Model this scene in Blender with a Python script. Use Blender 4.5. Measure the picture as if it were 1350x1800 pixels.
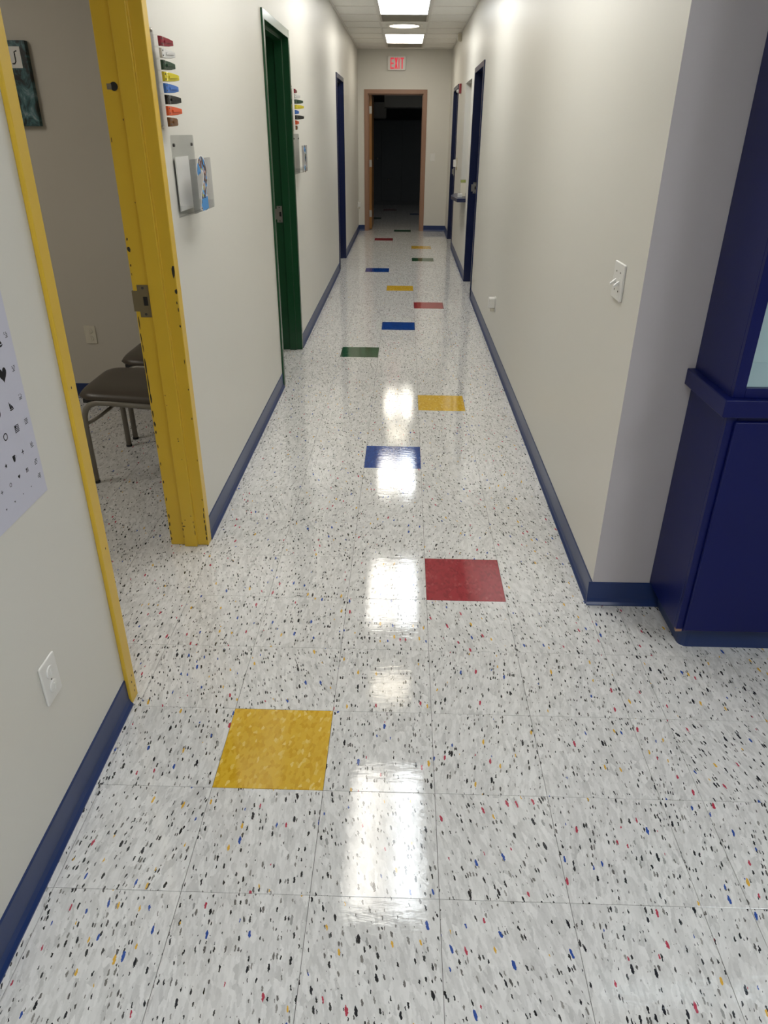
import bpy, bmesh, math, random
from mathutils import Vector, Matrix
random.seed(7)
for o in list(bpy.data.objects): bpy.data.objects.remove(o)
scene = bpy.context.scene
COL = scene.collection

# ------------------------------------------------------------------ camera
F_PX, PITCH, YAW, ROLL = 1260.8, 0.48672, 0.023875, 0.008037
cp, sp, cy_, sy_ = math.cos(PITCH), math.sin(PITCH), math.cos(YAW), math.sin(YAW)
fw = Vector((-sy_*cp, cy_*cp, -sp)); rt = Vector((cy_, sy_, 0)); up = rt.cross(fw)
r2 = math.cos(ROLL)*rt + math.sin(ROLL)*up
u2 = -math.sin(ROLL)*rt + math.cos(ROLL)*up
cd = bpy.data.cameras.new('camera'); cam = bpy.data.objects.new('camera', cd); COL.objects.link(cam)
cd.sensor_fit = 'HORIZONTAL'; cd.sensor_width = 36.0; cd.lens = F_PX/1350*36.0
cd.clip_start = 0.05; cd.clip_end = 60
m = Matrix((( r2.x, u2.x, -fw.x, 0.4978), (r2.y, u2.y, -fw.y, -1.3706), (r2.z, u2.z, -fw.z, 1.5888), (0,0,0,1)))
cam.matrix_world = m
scene.camera = cam

# ------------------------------------------------------------------ world, exposure
w = bpy.data.worlds.new('world'); scene.world = w; w.use_nodes = True
w.node_tree.nodes['Background'].inputs[0].default_value = (0.02, 0.02, 0.02, 1)
w.node_tree.nodes['Background'].inputs[1].default_value = 0.0
vs = scene.view_settings
vs.view_transform = 'Standard'; vs.look = 'None'; vs.gamma = 1.0; vs.exposure = 0.17; vs.use_curve_mapping = False
LENS = 12.0          # radiance of the fluorescent lenses
LENS_FAR = 7.5
LENS_CAN = 8.0
LENS_LOBBY_FILL = 17.0
LENS_ROOM_FILL = 11.0
LENS_DARK_FILL = 1.7

# ------------------------------------------------------------------ key dimensions (metres)
XL, XR, YE, H = -0.337, 1.232, 12.62, 2.81
TH = 0.14
T = 0.3048
YB = -4.6            # back of the lobby
YA = 0.92            # alcove wall
G0 = 8.75            # a ceiling grid line
GX0, GX1 = 0.14, 0.75

# ------------------------------------------------------------------ materials
def srgb(r, g, b):
    f = lambda c: (c/255/12.92) if c/255 <= .04045 else ((c/255+.055)/1.055)**2.4
    return (f(r), f(g), f(b), 1)
def nmat(name):
    m = bpy.data.materials.new(name); m.use_nodes = True
    nt = m.node_tree
    return m, nt, nt.nodes['Principled BSDF']
def paint(name, col, rough=.4, var=.06, scale=6, bump=.0, bscale=300, metal=0, spec=.5, coat=0):
    m, nt, b = nmat(name); N = nt.nodes; L = nt.links
    geo = N.new('ShaderNodeNewGeometry')
    no = N.new('ShaderNodeTexNoise'); no.inputs['Scale'].default_value = scale; no.inputs['Detail'].default_value = 4
    L.new(geo.outputs['Position'], no.inputs['Vector'])
    mx = N.new('ShaderNodeMix'); mx.data_type = 'RGBA'
    c = col[:3]
    mx.inputs['A'].default_value = (*[v*(1-var) for v in c], 1); mx.inputs['B'].default_value = (*[min(1, v*(1+var)) for v in c], 1)
    L.new(no.outputs['Fac'], mx.inputs['Factor']); L.new(mx.outputs['Result'], b.inputs['Base Color'])
    b.inputs['Roughness'].default_value = rough; b.inputs['Metallic'].default_value = metal
    b.inputs['Specular IOR Level'].default_value = spec
    b.inputs['Coat Weight'].default_value = coat; b.inputs['Coat Roughness'].default_value = .08
    if bump:
        n2 = N.new('ShaderNodeTexNoise'); n2.inputs['Scale'].default_value = bscale; n2.inputs['Detail'].default_value = 3
        L.new(geo.outputs['Position'], n2.inputs['Vector'])
        bp = N.new('ShaderNodeBump'); bp.inputs['Strength'].default_value = bump; bp.inputs['Distance'].default_value = .001
        L.new(n2.outputs['Fac'], bp.inputs['Height']); L.new(bp.outputs['Normal'], b.inputs['Normal'])
    return m
def emis(name, col, strength):
    m, nt, b = nmat(name)
    b.inputs['Base Color'].default_value = (.8, .8, .8, 1)
    b.inputs['Emission Color'].default_value = col; b.inputs['Emission Strength'].default_value = strength
    return m
def lens(name, strength, warm, cool):
    """prismatic lens with two tubes glowing behind it"""
    m, nt, b = nmat(name); N = nt.nodes; L = nt.links
    tc = N.new('ShaderNodeTexCoord'); sx = N.new('ShaderNodeSeparateXYZ'); L.new(tc.outputs['Generated'], sx.inputs[0])
    r = N.new('ShaderNodeValToRGB'); L.new(sx.outputs['X'], r.inputs['Fac'])
    e = r.color_ramp.elements
    pts = [(0, .45, warm), (.22, 1.2, warm), (.5, .62, warm), (.78, 1.45, cool), (1, .5, cool)]
    e[0].position = 0; e[1].position = 1
    for p_, k, c in pts[1:-1]: e.new(p_)
    for el, (p_, k, c) in zip(e, pts): el.color = (*[v*k for v in c], 1)
    b.inputs['Base Color'].default_value = (.85, .85, .85, 1); b.inputs['Roughness'].default_value = .3
    L.new(r.outputs['Color'], b.inputs['Emission Color']); b.inputs['Emission Strength'].default_value = strength
    return m
def clear(name, tint, gloss=.12):
    m, nt, b = nmat(name); N = nt.nodes; L = nt.links
    N.remove(b); out = N['Material Output']
    tr = N.new('ShaderNodeBsdfTransparent'); tr.inputs[0].default_value = tint
    gl = N.new('ShaderNodeBsdfGlossy'); gl.inputs['Roughness'].default_value = .05
    lw = N.new('ShaderNodeLayerWeight'); lw.inputs['Blend'].default_value = .5
    pw = N.new('ShaderNodeMath'); pw.operation = 'POWER'; pw.inputs[1].default_value = 4; L.new(lw.outputs['Facing'], pw.inputs[0])
    ad = N.new('ShaderNodeMath'); ad.operation = 'MULTIPLY_ADD'; ad.inputs[1].default_value = .28; ad.inputs[2].default_value = gloss*.35; L.new(pw.outputs[0], ad.inputs[0])
    mx = N.new('ShaderNodeMixShader'); L.new(ad.outputs[0], mx.inputs[0]); L.new(tr.outputs[0], mx.inputs[1]); L.new(gl.outputs[0], mx.inputs[2])
    L.new(mx.outputs[0], out.inputs['Surface'])
    return m
def floor_finish(nt, b, vec, rough=.045):
    """wax finish: slight orange-peel ripple"""
    N = nt.nodes; L = nt.links
    geo = N.new('ShaderNodeNewGeometry')
    mp = N.new('ShaderNodeMapping'); mp.inputs['Scale'].default_value = (18, 50, 1); L.new(geo.outputs['Position'], mp.inputs['Vector'])
    n = N.new('ShaderNodeTexNoise'); n.inputs['Scale'].default_value = 1.0; n.inputs['Detail'].default_value = 4; n.inputs['Roughness'].default_value = .6
    L.new(mp.outputs[0], n.inputs['Vector'])
    bp = N.new('ShaderNodeBump'); bp.inputs['Strength'].default_value = .075; bp.inputs['Distance'].default_value = .004
    L.new(n.outputs['Fac'], bp.inputs['Height']); L.new(bp.outputs['Normal'], b.inputs['Normal'])
    n2 = N.new('ShaderNodeTexNoise'); n2.inputs['Scale'].default_value = 2.5; n2.inputs['Detail'].default_value = 5
    L.new(geo.outputs['Position'], n2.inputs['Vector'])
    mr = N.new('ShaderNodeMapRange'); mr.inputs['To Min'].default_value = rough*.7; mr.inputs['To Max'].default_value = rough*1.4
    L.new(n2.outputs['Fac'], mr.inputs['Value']); L.new(mr.outputs[0], b.inputs['Roughness'])
    b.inputs['Specular IOR Level'].default_value = .5
def tile_coords(nt, stretch=.31):
    N = nt.nodes; L = nt.links
    geo = N.new('ShaderNodeNewGeometry'); oi = N.new('ShaderNodeObjectInfo')
    sc = N.new('ShaderNodeVectorMath'); sc.operation = 'SCALE'; sc.inputs[0].default_value = (37.1, 91.3, 0); L.new(oi.outputs['Random'], sc.inputs['Scale'])
    ad = N.new('ShaderNodeVectorMath'); ad.operation = 'ADD'; L.new(geo.outputs['Position'], ad.inputs[0]); L.new(sc.outputs[0], ad.inputs[1])
    an = N.new('ShaderNodeMath'); an.operation = 'MULTIPLY_ADD'; an.inputs[1].default_value = .5; an.inputs[2].default_value = -.3; L.new(oi.outputs['Random'], an.inputs[0])
    vr = N.new('ShaderNodeVectorRotate'); vr.rotation_type = 'Z_AXIS'; L.new(ad.outputs[0], vr.inputs['Vector']); L.new(an.outputs[0], vr.inputs['Angle'])
    # ragged chips
    nz = N.new('ShaderNodeTexNoise'); nz.inputs['Scale'].default_value = 160; nz.inputs['Detail'].default_value = 2; L.new(vr.outputs[0], nz.inputs['Vector'])
    s2 = N.new('ShaderNodeVectorMath'); s2.operation = 'MULTIPLY_ADD'; s2.inputs[1].default_value = (.006, .010, 0); L.new(nz.outputs['Color'], s2.inputs[0]); L.new(vr.outputs[0], s2.inputs[2])
    mp = N.new('ShaderNodeMapping'); mp.inputs['Scale'].default_value = (1, stretch, 0); L.new(s2.outputs[0], mp.inputs['Vector'])
    return mp.outputs[0]
def vct():
    m, nt, b = nmat('vinyl tile flecked'); N = nt.nodes; L = nt.links
    v = tile_coords(nt)
    def vor(scale):
        t = N.new('ShaderNodeTexVoronoi'); t.voronoi_dimensions = '2D'; t.inputs['Scale'].default_value = scale; L.new(v, t.inputs['Vector'])
        s = N.new('ShaderNodeSeparateColor'); L.new(t.outputs['Color'], s.inputs[0]); return t, s
    def ramp(fac, pts, const=False):
        r = N.new('ShaderNodeValToRGB'); L.new(fac, r.inputs['Fac'])
        if const: r.color_ramp.interpolation = 'CONSTANT'
        e = r.color_ramp.elements; e[0].position = pts[0][0]; e[1].position = pts[-1][0]
        for p in pts[1:-1]: e.new(p[0])
        for el, p in zip(e, pts): el.color = p[1]
        return r.outputs['Color']
    def math2(op, a, c):
        n = N.new('ShaderNodeMath'); n.operation = op
        for i, q in enumerate((a, c)):
            if hasattr(q, 'links'): L.new(q, n.inputs[i])
            else: n.inputs[i].default_value = q
        return n.outputs[0]
    def mix(f, a, c):
        n = N.new('ShaderNodeMix'); n.data_type = 'RGBA'
        L.new(f, n.inputs['Factor'])
        for k, q in (('A', a), ('B', c)):
            if hasattr(q, 'links'): L.new(q, n.inputs[k])
            else: n.inputs[k].default_value = q
        return n.outputs['Result']
    g = lambda v_, w_=0: (v_*.95, v_*(.938-w_), v_*(.915-w_), 1)
    t0, s0 = vor(95)
    base = ramp(s0.outputs[0], [(0, g(.49)), (.2, g(.58)), (.6, g(.66)), (1, g(.74))])
    t1, s1 = vor(210)
    fl = ramp(s1.outputs[1], [(0, g(.50)), (.4, g(.63)), (1, g(.74))])
    base = mix(math2('MULTIPLY', s1.outputs[2], .7), base, fl)
    # small dark specks
    t2, s2 = vor(150)
    rad = math2('MULTIPLY', math2('POWER', s2.outputs[1], 1.7), .41)
    pres = math2('MULTIPLY', math2('GREATER_THAN', s2.outputs[0], .60), math2('LESS_THAN', t2.outputs['Distance'], rad))
    c2 = ramp(s2.outputs[2], [(0, (.012, .012, .014, 1)), (.45, (.04, .04, .04, 1)), (.75, (.16, .15, .14, 1)), (1, (.3, .29, .27, 1))])
    base = mix(pres, base, c2)
    # coloured chips
    t3, s3 = vor(44)
    rad = math2('MULTIPLY_ADD', s3.outputs[1], .11); rad.node.inputs[2].default_value = .05
    pres = math2('MULTIPLY', math2('GREATER_THAN', s3.outputs[0], .52), math2('LESS_THAN', t3.outputs['Distance'], rad))
    c3 = ramp(s3.outputs[2], [(0, (.014, .014, .017, 1)), (.30, (.03, .075, .30, 1)), (.47, (.40, .045, .075, 1)), (.64, (.62, .36, .05, 1)), (.80, (.30, .30, .29, 1)), (.92, (.02, .02, .025, 1))], True)
    base = mix(pres, base, c3)
    L.new(base, b.inputs['Base Color'])
    floor_finish(nt, b, v)
    return m
def vct_colour(name, c0, c1, c2):
    m, nt, b = nmat(name); N = nt.nodes; L = nt.links
    v = tile_coords(nt, .5)
    t = N.new('ShaderNodeTexVoronoi'); t.voronoi_dimensions = '2D'; t.inputs['Scale'].default_value = 130; L.new(v, t.inputs['Vector'])
    s = N.new('ShaderNodeSeparateColor'); L.new(t.outputs['Color'], s.inputs[0])
    r = N.new('ShaderNodeValToRGB'); L.new(s.outputs[0], r.inputs['Fac'])
    e = r.color_ramp.elements; e[0].color = c0; e[1].color = c2; n = e.new(.55); n.color = c1; n = e.new(.9); n.color = c1
    L.new(r.outputs['Color'], b.inputs['Base Color'])
    floor_finish(nt, b, v)
    return m

M = {}
M['vct'] = vct()
M['t_yellow'] = vct_colour('vinyl tile yellow', (.52, .30, .018, 1), (.62, .39, .035, 1), (.72, .53, .16, 1))
M['t_red'] = vct_colour('vinyl tile red', (.22, .012, .022, 1), (.30, .02, .032, 1), (.36, .05, .06, 1))
M['t_blue'] = vct_colour('vinyl tile blue', (.006, .035, .19, 1), (.01, .055, .26, 1), (.03, .09, .32, 1))
M['t_green'] = vct_colour('vinyl tile green', (.01, .06, .022, 1), (.02, .085, .035, 1), (.05, .12, .06, 1))
M['joint'] = paint('tile joint adhesive', (.10, .09, .08), .8)
M['wall'] = paint('wall paint ivory', (.655, .638, .585), .40, .015, 1.5, .06, 220)
M['wall_room'] = paint('wall paint putty', (.52, .485, .42), .5, .02, 1.5, .05, 220)
M['wall_alcove'] = paint('wall paint alcove light tint', (.47, .44, .45), .45, .02, 1.5, .06, 220)  # the alcove's different light is put into this grey
M['wall_dark'] = paint('wall paint unlit tone', (.10, .11, .12), .6, .05)  # lack of light in the unlit rooms, put into the wall colour
M['ceil'] = paint('ceiling tile', (.90, .885, .84), .85, .05, 40, .3, 260)
M['grid'] = paint('ceiling grid metal', (.80, .78, .73), .45)
M['yellow'] = paint('yellow gloss enamel', (.66, .43, .035), .30, .06, 9, .05, 60)
M['green'] = paint('green gloss enamel', (.007, .056, .02), .25, .08, 9, .05, 60)
M['navy'] = paint('navy gloss enamel', (.008, .014, .058), .25, .06, 9, .05, 60)
M['tan'] = paint('tan gloss enamel', (.30, .17, .11), .35, .05, 9)
M['cab'] = paint('cabinet blue paint', (.0016, .005, .078), .35, .06, 5, .05, 120, spec=.28)
M['base'] = paint('navy rubber cove base', (.010, .029, .115), .32, .08, 8, .08, 40)
M['chip'] = paint('bare steel under paint', (.02, .018, .015), .6)
M['white'] = paint('white plastic', (.72, .71, .68), .3, .02)
M['white2'] = paint('white cabinet interior', (.62, .70, .72), .4, .02)
M['ivory'] = paint('ivory plastic', (.60, .56, .46), .4, .02)
M['tanplastic'] = paint('tan plastic', (.42, .35, .22), .4, .04)
M['steel'] = paint('brushed steel', (.42, .40, .36), .35, .08, 30, metal=1)
M['brass'] = paint('dull brass plate', (.26, .22, .14), .42, .08, 30, metal=.8)
M['dark'] = paint('hole shade', (.012, .011, .01), .7)  # near-black stands in for the shade inside holes
M['slot'] = paint('slot dark', (.06, .055, .05), .6)
M['lens'] = lens('fluorescent lens', LENS, (1, .955, .87), (.92, .97, 1.0))
M['lens_far'] = lens('fluorescent lens warm', LENS_FAR, (1, .93, .80), (1, .95, .84))
M['lens_room_fill'] = lens('added fill lens exam room', LENS_ROOM_FILL, (1, .95, .86), (1, .95, .86))
M['lens_dark_fill'] = lens('added fill lens dark room', LENS_DARK_FILL, (.9, .96, 1), (.9, .96, 1))
M['lens_lobby_fill'] = lens('added fill lens lobby', LENS_LOBBY_FILL, (.92, .96, 1), (.90, .96, 1.0))
M['can'] = emis('round lamp lens', (1, .90, .72, 1), LENS_CAN)
M['casetube'] = emis('case lamp', (.86, .96, 1.0, 1), 7)
M['exitred'] = emis('exit letters lit red', (.9, .06, .10, 1), .45)
M['exitred'].node_tree.nodes['Principled BSDF'].inputs['Base Color'].default_value = (.5, .02, .03, 1)
M['vent'] = paint('vent grey brown', (.60, .57, .50), .5)
M['wood'] = paint('orange varnished wood', (.30, .135, .03), .35, .2, 3)
M['acrylic'] = clear('clear acrylic', (.93, .935, .935, 1), .06)
M['acrylic3'] = clear('clear acrylic thin', (.985, .985, .985, 1), .03)
M['acrylic2'] = clear('clear acrylic front', (.86, .865, .88, 1), .12)
M['glass'] = clear('cabinet glass', (.93, .96, .96, 1), .05)
M['seat'] = paint('brown vinyl', (.060, .048, .036), .38, .06, 20, .1, 300)
M['tube'] = paint('taupe powder coat', (.22, .20, .165), .38, .04)
M['rubber'] = paint('black rubber', (.02, .02, .02), .6)
M['paper'] = paint('chart paper', (.56, .56, .66), .45, .01)
M['ink'] = paint('chart ink', (.012, .012, .014), .7, spec=.2)
M['inkgrey'] = paint('chart ink grey', (.045, .045, .05), .7, spec=.2)
M['redplastic'] = paint('red plastic', (.22, .02, .03), .35, .04)
M['strobe'] = paint('strobe lens', (.6, .6, .6), .12, .02)
def plastic(n, c, r=.18): M[n] = paint('plastic '+n, c, r, .03)
plastic('f_red', (.24, .012, .03)); plastic('f_clear', (.66, .65, .64)); plastic('f_green', (.02, .055, .03)); plastic('f_yellow', (.62, .52, .03))
plastic('f_olive', (.30, .34, .10)); plastic('f_blue', (.05, .16, .50)); plastic('f_black', (.012, .012, .012)); plastic('f_orange', (.66, .10, .03)); plastic('f_brown', (.16, .07, .025))
def canvas_mat():
    m, nt, b = nmat('printed canvas'); N = nt.nodes; L = nt.links
    geo = N.new('ShaderNodeNewGeometry')
    mp = N.new('ShaderNodeMapping'); mp.inputs['Scale'].default_value = (16, 1, 9); L.new(geo.outputs['Position'], mp.inputs['Vector'])
    n = N.new('ShaderNodeTexNoise'); n.inputs['Scale'].default_value = 1.1; n.inputs['Detail'].default_value = 6; n.inputs['Roughness'].default_value = .65; n.inputs['Distortion'].default_value = .8
    L.new(mp.outputs[0], n.inputs['Vector'])
    r = N.new('ShaderNodeValToRGB'); L.new(n.outputs['Fac'], r.inputs['Fac']); e = r.color_ramp.elements
    e[0].position = .36; e[0].color = (.006, .006, .006, 1); e[1].position = .72; e[1].color = (.40, .42, .42, 1)
    for p_, c in ((.46, (.012, .02, .022, 1)), (.54, (.035, .10, .11, 1)), (.62, (.10, .19, .21, 1))):
        q = e.new(p_); q.color = c
    L.new(r.outputs['Color'], b.inputs['Base Color']); b.inputs['Roughness'].default_value = .35
    return m
M['canvas'] = canvas_mat()
def sticker_mat():
    m, nt, b = nmat('sticker print'); N = nt.nodes; L = nt.links
    geo = N.new('ShaderNodeNewGeometry')
    t = N.new('ShaderNodeTexVoronoi'); t.inputs['Scale'].default_value = 75; L.new(geo.outputs['Position'], t.inputs['Vector'])
    s = N.new('ShaderNodeSeparateColor'); L.new(t.outputs['Color'], s.inputs[0])
    r = N.new('ShaderNodeValToRGB'); r.color_ramp.interpolation = 'CONSTANT'; L.new(s.outputs[0], r.inputs['Fac']); e = r.color_ramp.elements
    cs = [(0, (.05, .30, .70, 1)), (.3, (.12, .05, .05, 1)), (.5, (.45, .30, .25, 1)), (.62, (.02, .02, .03, 1)), (.75, (.30, .36, .42, 1)), (.9, (.45, .5, .15, 1))]
    e[0].color = cs[0][1]; e[1].position = cs[-1][0]; e[1].color = cs[-1][1]
    for p_, c in cs[1:-1]:
        q = e.new(p_); q.color = c
    L.new(r.outputs['Color'], b.inputs['Base Color']); b.inputs['Roughness'].default_value = .25
    return m
M['sticker'] = sticker_mat()
M['stickerblue'] = paint('sticker blue', (.05, .26, .62), .25)

# ------------------------------------------------------------------ mesh helpers
def wloc(o):
    v = Vector((0, 0, 0))
    while o is not None: v += o.location; o = o.parent
    return v
class MB:
    def __init__(s): s.v = []; s.f = []
    def add(s, vs, fs):
        k = len(s.v); s.v += [tuple(v) for v in vs]; s.f += [tuple(i+k for i in f) for f in fs]; return s
    def box(s, x0, x1, y0, y1, z0, z1):
        x0, x1 = min(x0, x1), max(x0, x1); y0, y1 = min(y0, y1), max(y0, y1); z0, z1 = min(z0, z1), max(z0, z1)
        return s.add([(x0,y0,z0),(x1,y0,z0),(x1,y1,z0),(x0,y1,z0),(x0,y0,z1),(x1,y0,z1),(x1,y1,z1),(x0,y1,z1)],
                     [(0,3,2,1),(4,5,6,7),(0,1,5,4),(1,2,6,5),(2,3,7,6),(3,0,4,7)])
    def prism(s, poly, a0, a1, axis='z'):
        n = len(poly)
        def P(u, v, a): return {'z': (u, v, a), 'y': (u, a, v), 'x': (a, u, v)}[axis]
        vs = [P(u, v, a0) for u, v in poly]+[P(u, v, a1) for u, v in poly]
        fs = [tuple(range(n))[::-1], tuple(range(n, 2*n))]+[(i, (i+1) % n, n+(i+1) % n, n+i) for i in range(n)]
        return s.add(vs, fs)
    def tube(s, pts, r, n=10, cap=True):
        pts = [Vector(p) for p in pts]; rings = []
        ref = None
        for i, p in enumerate(pts):
            d = (pts[min(i+1, len(pts)-1)]-pts[max(i-1, 0)]).normalized()
            if ref is None: ref = Vector((0, 0, 1)) if abs(d.z) < .9 else Vector((1, 0, 0))
            a = (ref-d*ref.dot(d)).normalized(); bb = d.cross(a); ref = a
            rr = r[i] if isinstance(r, (list, tuple)) else r
            rings.append([p+rr*(math.cos(2*math.pi*k/n)*a+math.sin(2*math.pi*k/n)*bb) for k in range(n)])
        vs = [v for q in rings for v in q]; fs = []
        for i in range(len(pts)-1):
            for k in range(n):
                fs.append((i*n+k, i*n+(k+1) % n, (i+1)*n+(k+1) % n, (i+1)*n+k))
        if cap: fs += [tuple(range(n))[::-1], tuple(range((len(pts)-1)*n, len(pts)*n))]
        return s.add(vs, fs)
    def lathe(s, prof, c, axis='z', n=24, close=True):
        vs = []; fs = []
        for r, h in prof:
            for k in range(n):
                a = 2*math.pi*k/n; u, v = r*math.cos(a), r*math.sin(a)
                vs.append({'z': (c[0]+u, c[1]+v, c[2]+h), 'x': (c[0]+h, c[1]+u, c[2]+v), 'y': (c[0]+u, c[1]+h, c[2]+v)}[axis])
        for i in range(len(prof)-1):
            for k in range(n): fs.append((i*n+k, i*n+(k+1) % n, (i+1)*n+(k+1) % n, (i+1)*n+k))
        if close: fs += [tuple(range(n)), tuple(range((len(prof)-1)*n, len(prof)*n))]
        return s.add(vs, fs)
    def build(s, name, mat, parent=None, loc=None, bevel=0, seg=2, smooth=False):
        me = bpy.data.meshes.new(name)
        off = wloc(parent) if parent else Vector((0, 0, 0))
        l = Vector(loc) if loc is not None else Vector((0, 0, 0))
        me.from_pydata([tuple(Vector(v)-off-l) for v in s.v], [], s.f)
        bm = bmesh.new(); bm.from_mesh(me); bmesh.ops.recalc_face_normals(bm, faces=bm.faces); bm.to_mesh(me); bm.free()
        me.materials.append(M[mat] if isinstance(mat, str) else mat)
        if smooth:
            for p in me.polygons: p.use_smooth = True
        o = bpy.data.objects.new(name, me); COL.objects.link(o)
        o.location = l
        if parent: o.parent = parent
        if bevel:
            b = o.modifiers.new('bevel', 'BEVEL'); b.width = bevel; b.segments = seg; b.limit_method = 'ANGLE'; b.angle_limit = .7
        if smooth or bevel:
            pass
        return o
def box(*a): return MB().box(*a)
def tag(o, label=None, cat=None, group=None, kind=None):
    if label: o['label'] = label
    if cat: o['category'] = cat
    if group: o['group'] = group
    if kind: o['kind'] = kind
    return o
def empty(name, loc, **k):
    o = bpy.data.objects.new(name, None); COL.objects.link(o); o.location = loc; o.empty_display_size = .05
    return tag(o, **k)
def struct(name, mb, mat, label=None, loc=None, **k):
    return tag(mb.build(name, mat, None, loc, **k), label, None, None, 'structure')

# ------------------------------------------------------------------ structure: walls
DL = [(0.312, 1.343, 2.20), (3.487, 4.520, 2.205), (8.335, 9.390, 2.205)]       # left door frames (outer)
DR = [(6.640, 7.690, 2.205), (10.480, 11.600, 2.205)]
WIN = (8.145, 9.10, .885, 2.14)
FW = .05
mb = MB(); y = YB
for a, b_, z in DL:
    mb.box(XL-TH, XL, y, a+.012, 0, H); mb.box(XL-TH, XL, a+.012, b_-.012, z-.012, H); y = b_-.012
mb.box(XL-TH, XL, y, YE+.14, 0, H)
struct('wall_left', mb, 'wall', 'ivory painted corridor wall with the yellow green and blue doorways')
mb = MB(); y = YA
mb.box(XR, XR+TH, y, DR[0][0]+.012, 0, H); mb.box(XR, XR+TH, DR[0][0]+.012, DR[0][1]-.012, DR[0][2]-.012, H)
mb.box(XR, XR+TH, DR[0][1]-.012, WIN[0], 0, H)
mb.box(XR, XR+TH, WIN[0], WIN[1], 0, WIN[2]-.045); mb.box(XR, XR+TH, WIN[0], WIN[1], WIN[3], H)
mb.box(XR, XR+TH, WIN[1], DR[1][0]+.012, 0, H); mb.box(XR, XR+TH, DR[1][0]+.012, DR[1][1]-.012, DR[1][2]-.012, H)
mb.box(XR, XR+TH, DR[1][1]-.012, YE+.14, 0, H)
struct('wall_right', mb, 'wall', 'ivory painted corridor wall with the light switch and reception window')
EX0, EX1, EZ = -.228, .838, 2.23
mb = MB(); mb.box(XL, EX0+.012, YE, YE+.14, 0, H); mb.box(EX1-.012, XR, YE, YE+.14, 0, H); mb.box(EX0+.012, EX1-.012, YE, YE+.14, EZ-.012, H)
struct('wall_end', mb, 'wall', 'ivory end wall of the corridor around the dark doorway')
struct('wall_alcove', box(XR+TH, 4.0, YA, YA+.14, 0, H), 'wall_alcove', 'alcove wall beside the blue display cabinet with its duller light tinted in')
# thin skin carrying the alcove's painted-in light tint onto the corridor wall end
struct('wall_return', box(XR, XR+TH, YA-.002, YA, 0, H), 'wall_alcove', 'return face at the corridor corner tinted grey for its duller light')
struct('wall_side', box(4.0, 4.14, YB, YA+.14, 0, H), 'wall_room', 'far side wall of the lobby')
struct('wall_back', box(XL-TH, 4.14, YB-.14, YB, 0, H), 'wall_room', 'lobby wall opposite the corridor')
RX = -3.4
mb = MB().box(RX, XL-TH, 3.2, 3.3, 0, H); struct('wall_partition_1', mb, 'wall_room', 'putty wall at the back of the exam room')
struct('wall_partition_2', box(RX, XL-TH, 7.2, 7.3, 0, H), 'wall_room')
struct('wall_partition_3', box(RX, XL-TH, YE+.04, YE+.14, 0, H), 'wall_room')
struct('wall_room_left', box(RX-.1, RX, -1.2, YE+.14, 0, H), 'wall_room')
struct('wall_room_near', box(RX, XL-TH, -1.3, -1.2, 0, H), 'wall_room')
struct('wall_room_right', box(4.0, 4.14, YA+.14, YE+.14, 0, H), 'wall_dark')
struct('wall_partition_4', box(XR+TH, 4.0, 7.9, 8.0, 0, H), 'wall_room')
struct('wall_partition_5', box(XR+TH, 4.0, 9.9, 10.0, 0, H), 'wall_room')
struct('wall_partition_6', box(XR+TH, 4.0, YE+.04, YE+.14, 0, H), 'wall_room')
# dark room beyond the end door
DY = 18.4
struct('wall_dark_back', box(-2.0, 3.0, DY, DY+.1, 0, H), 'wall_dark', 'back wall of the unlit room with its darkness painted in')
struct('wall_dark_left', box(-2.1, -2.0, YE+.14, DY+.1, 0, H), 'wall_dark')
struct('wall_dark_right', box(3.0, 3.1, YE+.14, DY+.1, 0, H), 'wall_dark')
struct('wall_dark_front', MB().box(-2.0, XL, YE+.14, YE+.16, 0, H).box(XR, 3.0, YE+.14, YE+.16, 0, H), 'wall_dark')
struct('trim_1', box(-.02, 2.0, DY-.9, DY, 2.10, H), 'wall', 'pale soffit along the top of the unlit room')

# ------------------------------------------------------------------ structure: floor tiles
fl = struct('floor', MB().box(RX-.1, 4.14, YB-.14, DY+.1, -.06, -.0028), 'joint', 'white flecked vinyl tile floor with scattered coloured tiles')
GAP = .0006
def tile_mesh(wx, wy):
    x1, y1 = wx-GAP, wy-GAP; c = .0006; z = 0
    v = [(GAP, GAP, -.003), (x1, GAP, -.003), (x1, y1, -.003), (GAP, y1, -.003), (GAP, GAP, z-c*.6), (x1, GAP, z-c*.6), (x1, y1, z-c*.6), (GAP, y1, z-c*.6),
         (GAP+c, GAP+c, z), (x1-c, GAP+c, z), (x1-c, y1-c, z), (GAP+c, y1-c, z)]
    f = [(0,1,5,4),(1,2,6,5),(2,3,7,6),(3,0,4,7),(4,5,9,8),(5,6,10,9),(6,7,11,10),(7,4,8,11),(8,9,10,11)]
    return v, f
MESH = {}
def tile_data(wx, wy, mat):
    k = (round(wx, 4), round(wy, 4), mat)
    if k not in MESH:
        v, f = tile_mesh(wx, wy); me = bpy.data.meshes.new('tile'); me.from_pydata(v, [], f); me.materials.append(M[mat]); MESH[k] = me
    return MESH[k]
CT = {(0,0):'t_yellow', (2,3):'t_red', (1,7):'t_blue', (2,10):'t_yellow', (0,14):'t_green', (1,17):'t_blue', (2,20):'t_red', (1,23):'t_yellow',
      (0,27):'t_blue', (2,30):'t_green', (2,34):'t_yellow', (0,37):'t_red', (1,41):'t_green', (2,51):'t_blue', (0,54):'t_red', (1,60):'t_blue', (-1,48):'t_green'}
CN = {'t_yellow': 'yellow', 't_red': 'red', 't_blue': 'blue', 't_green': 'green'}
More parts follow.
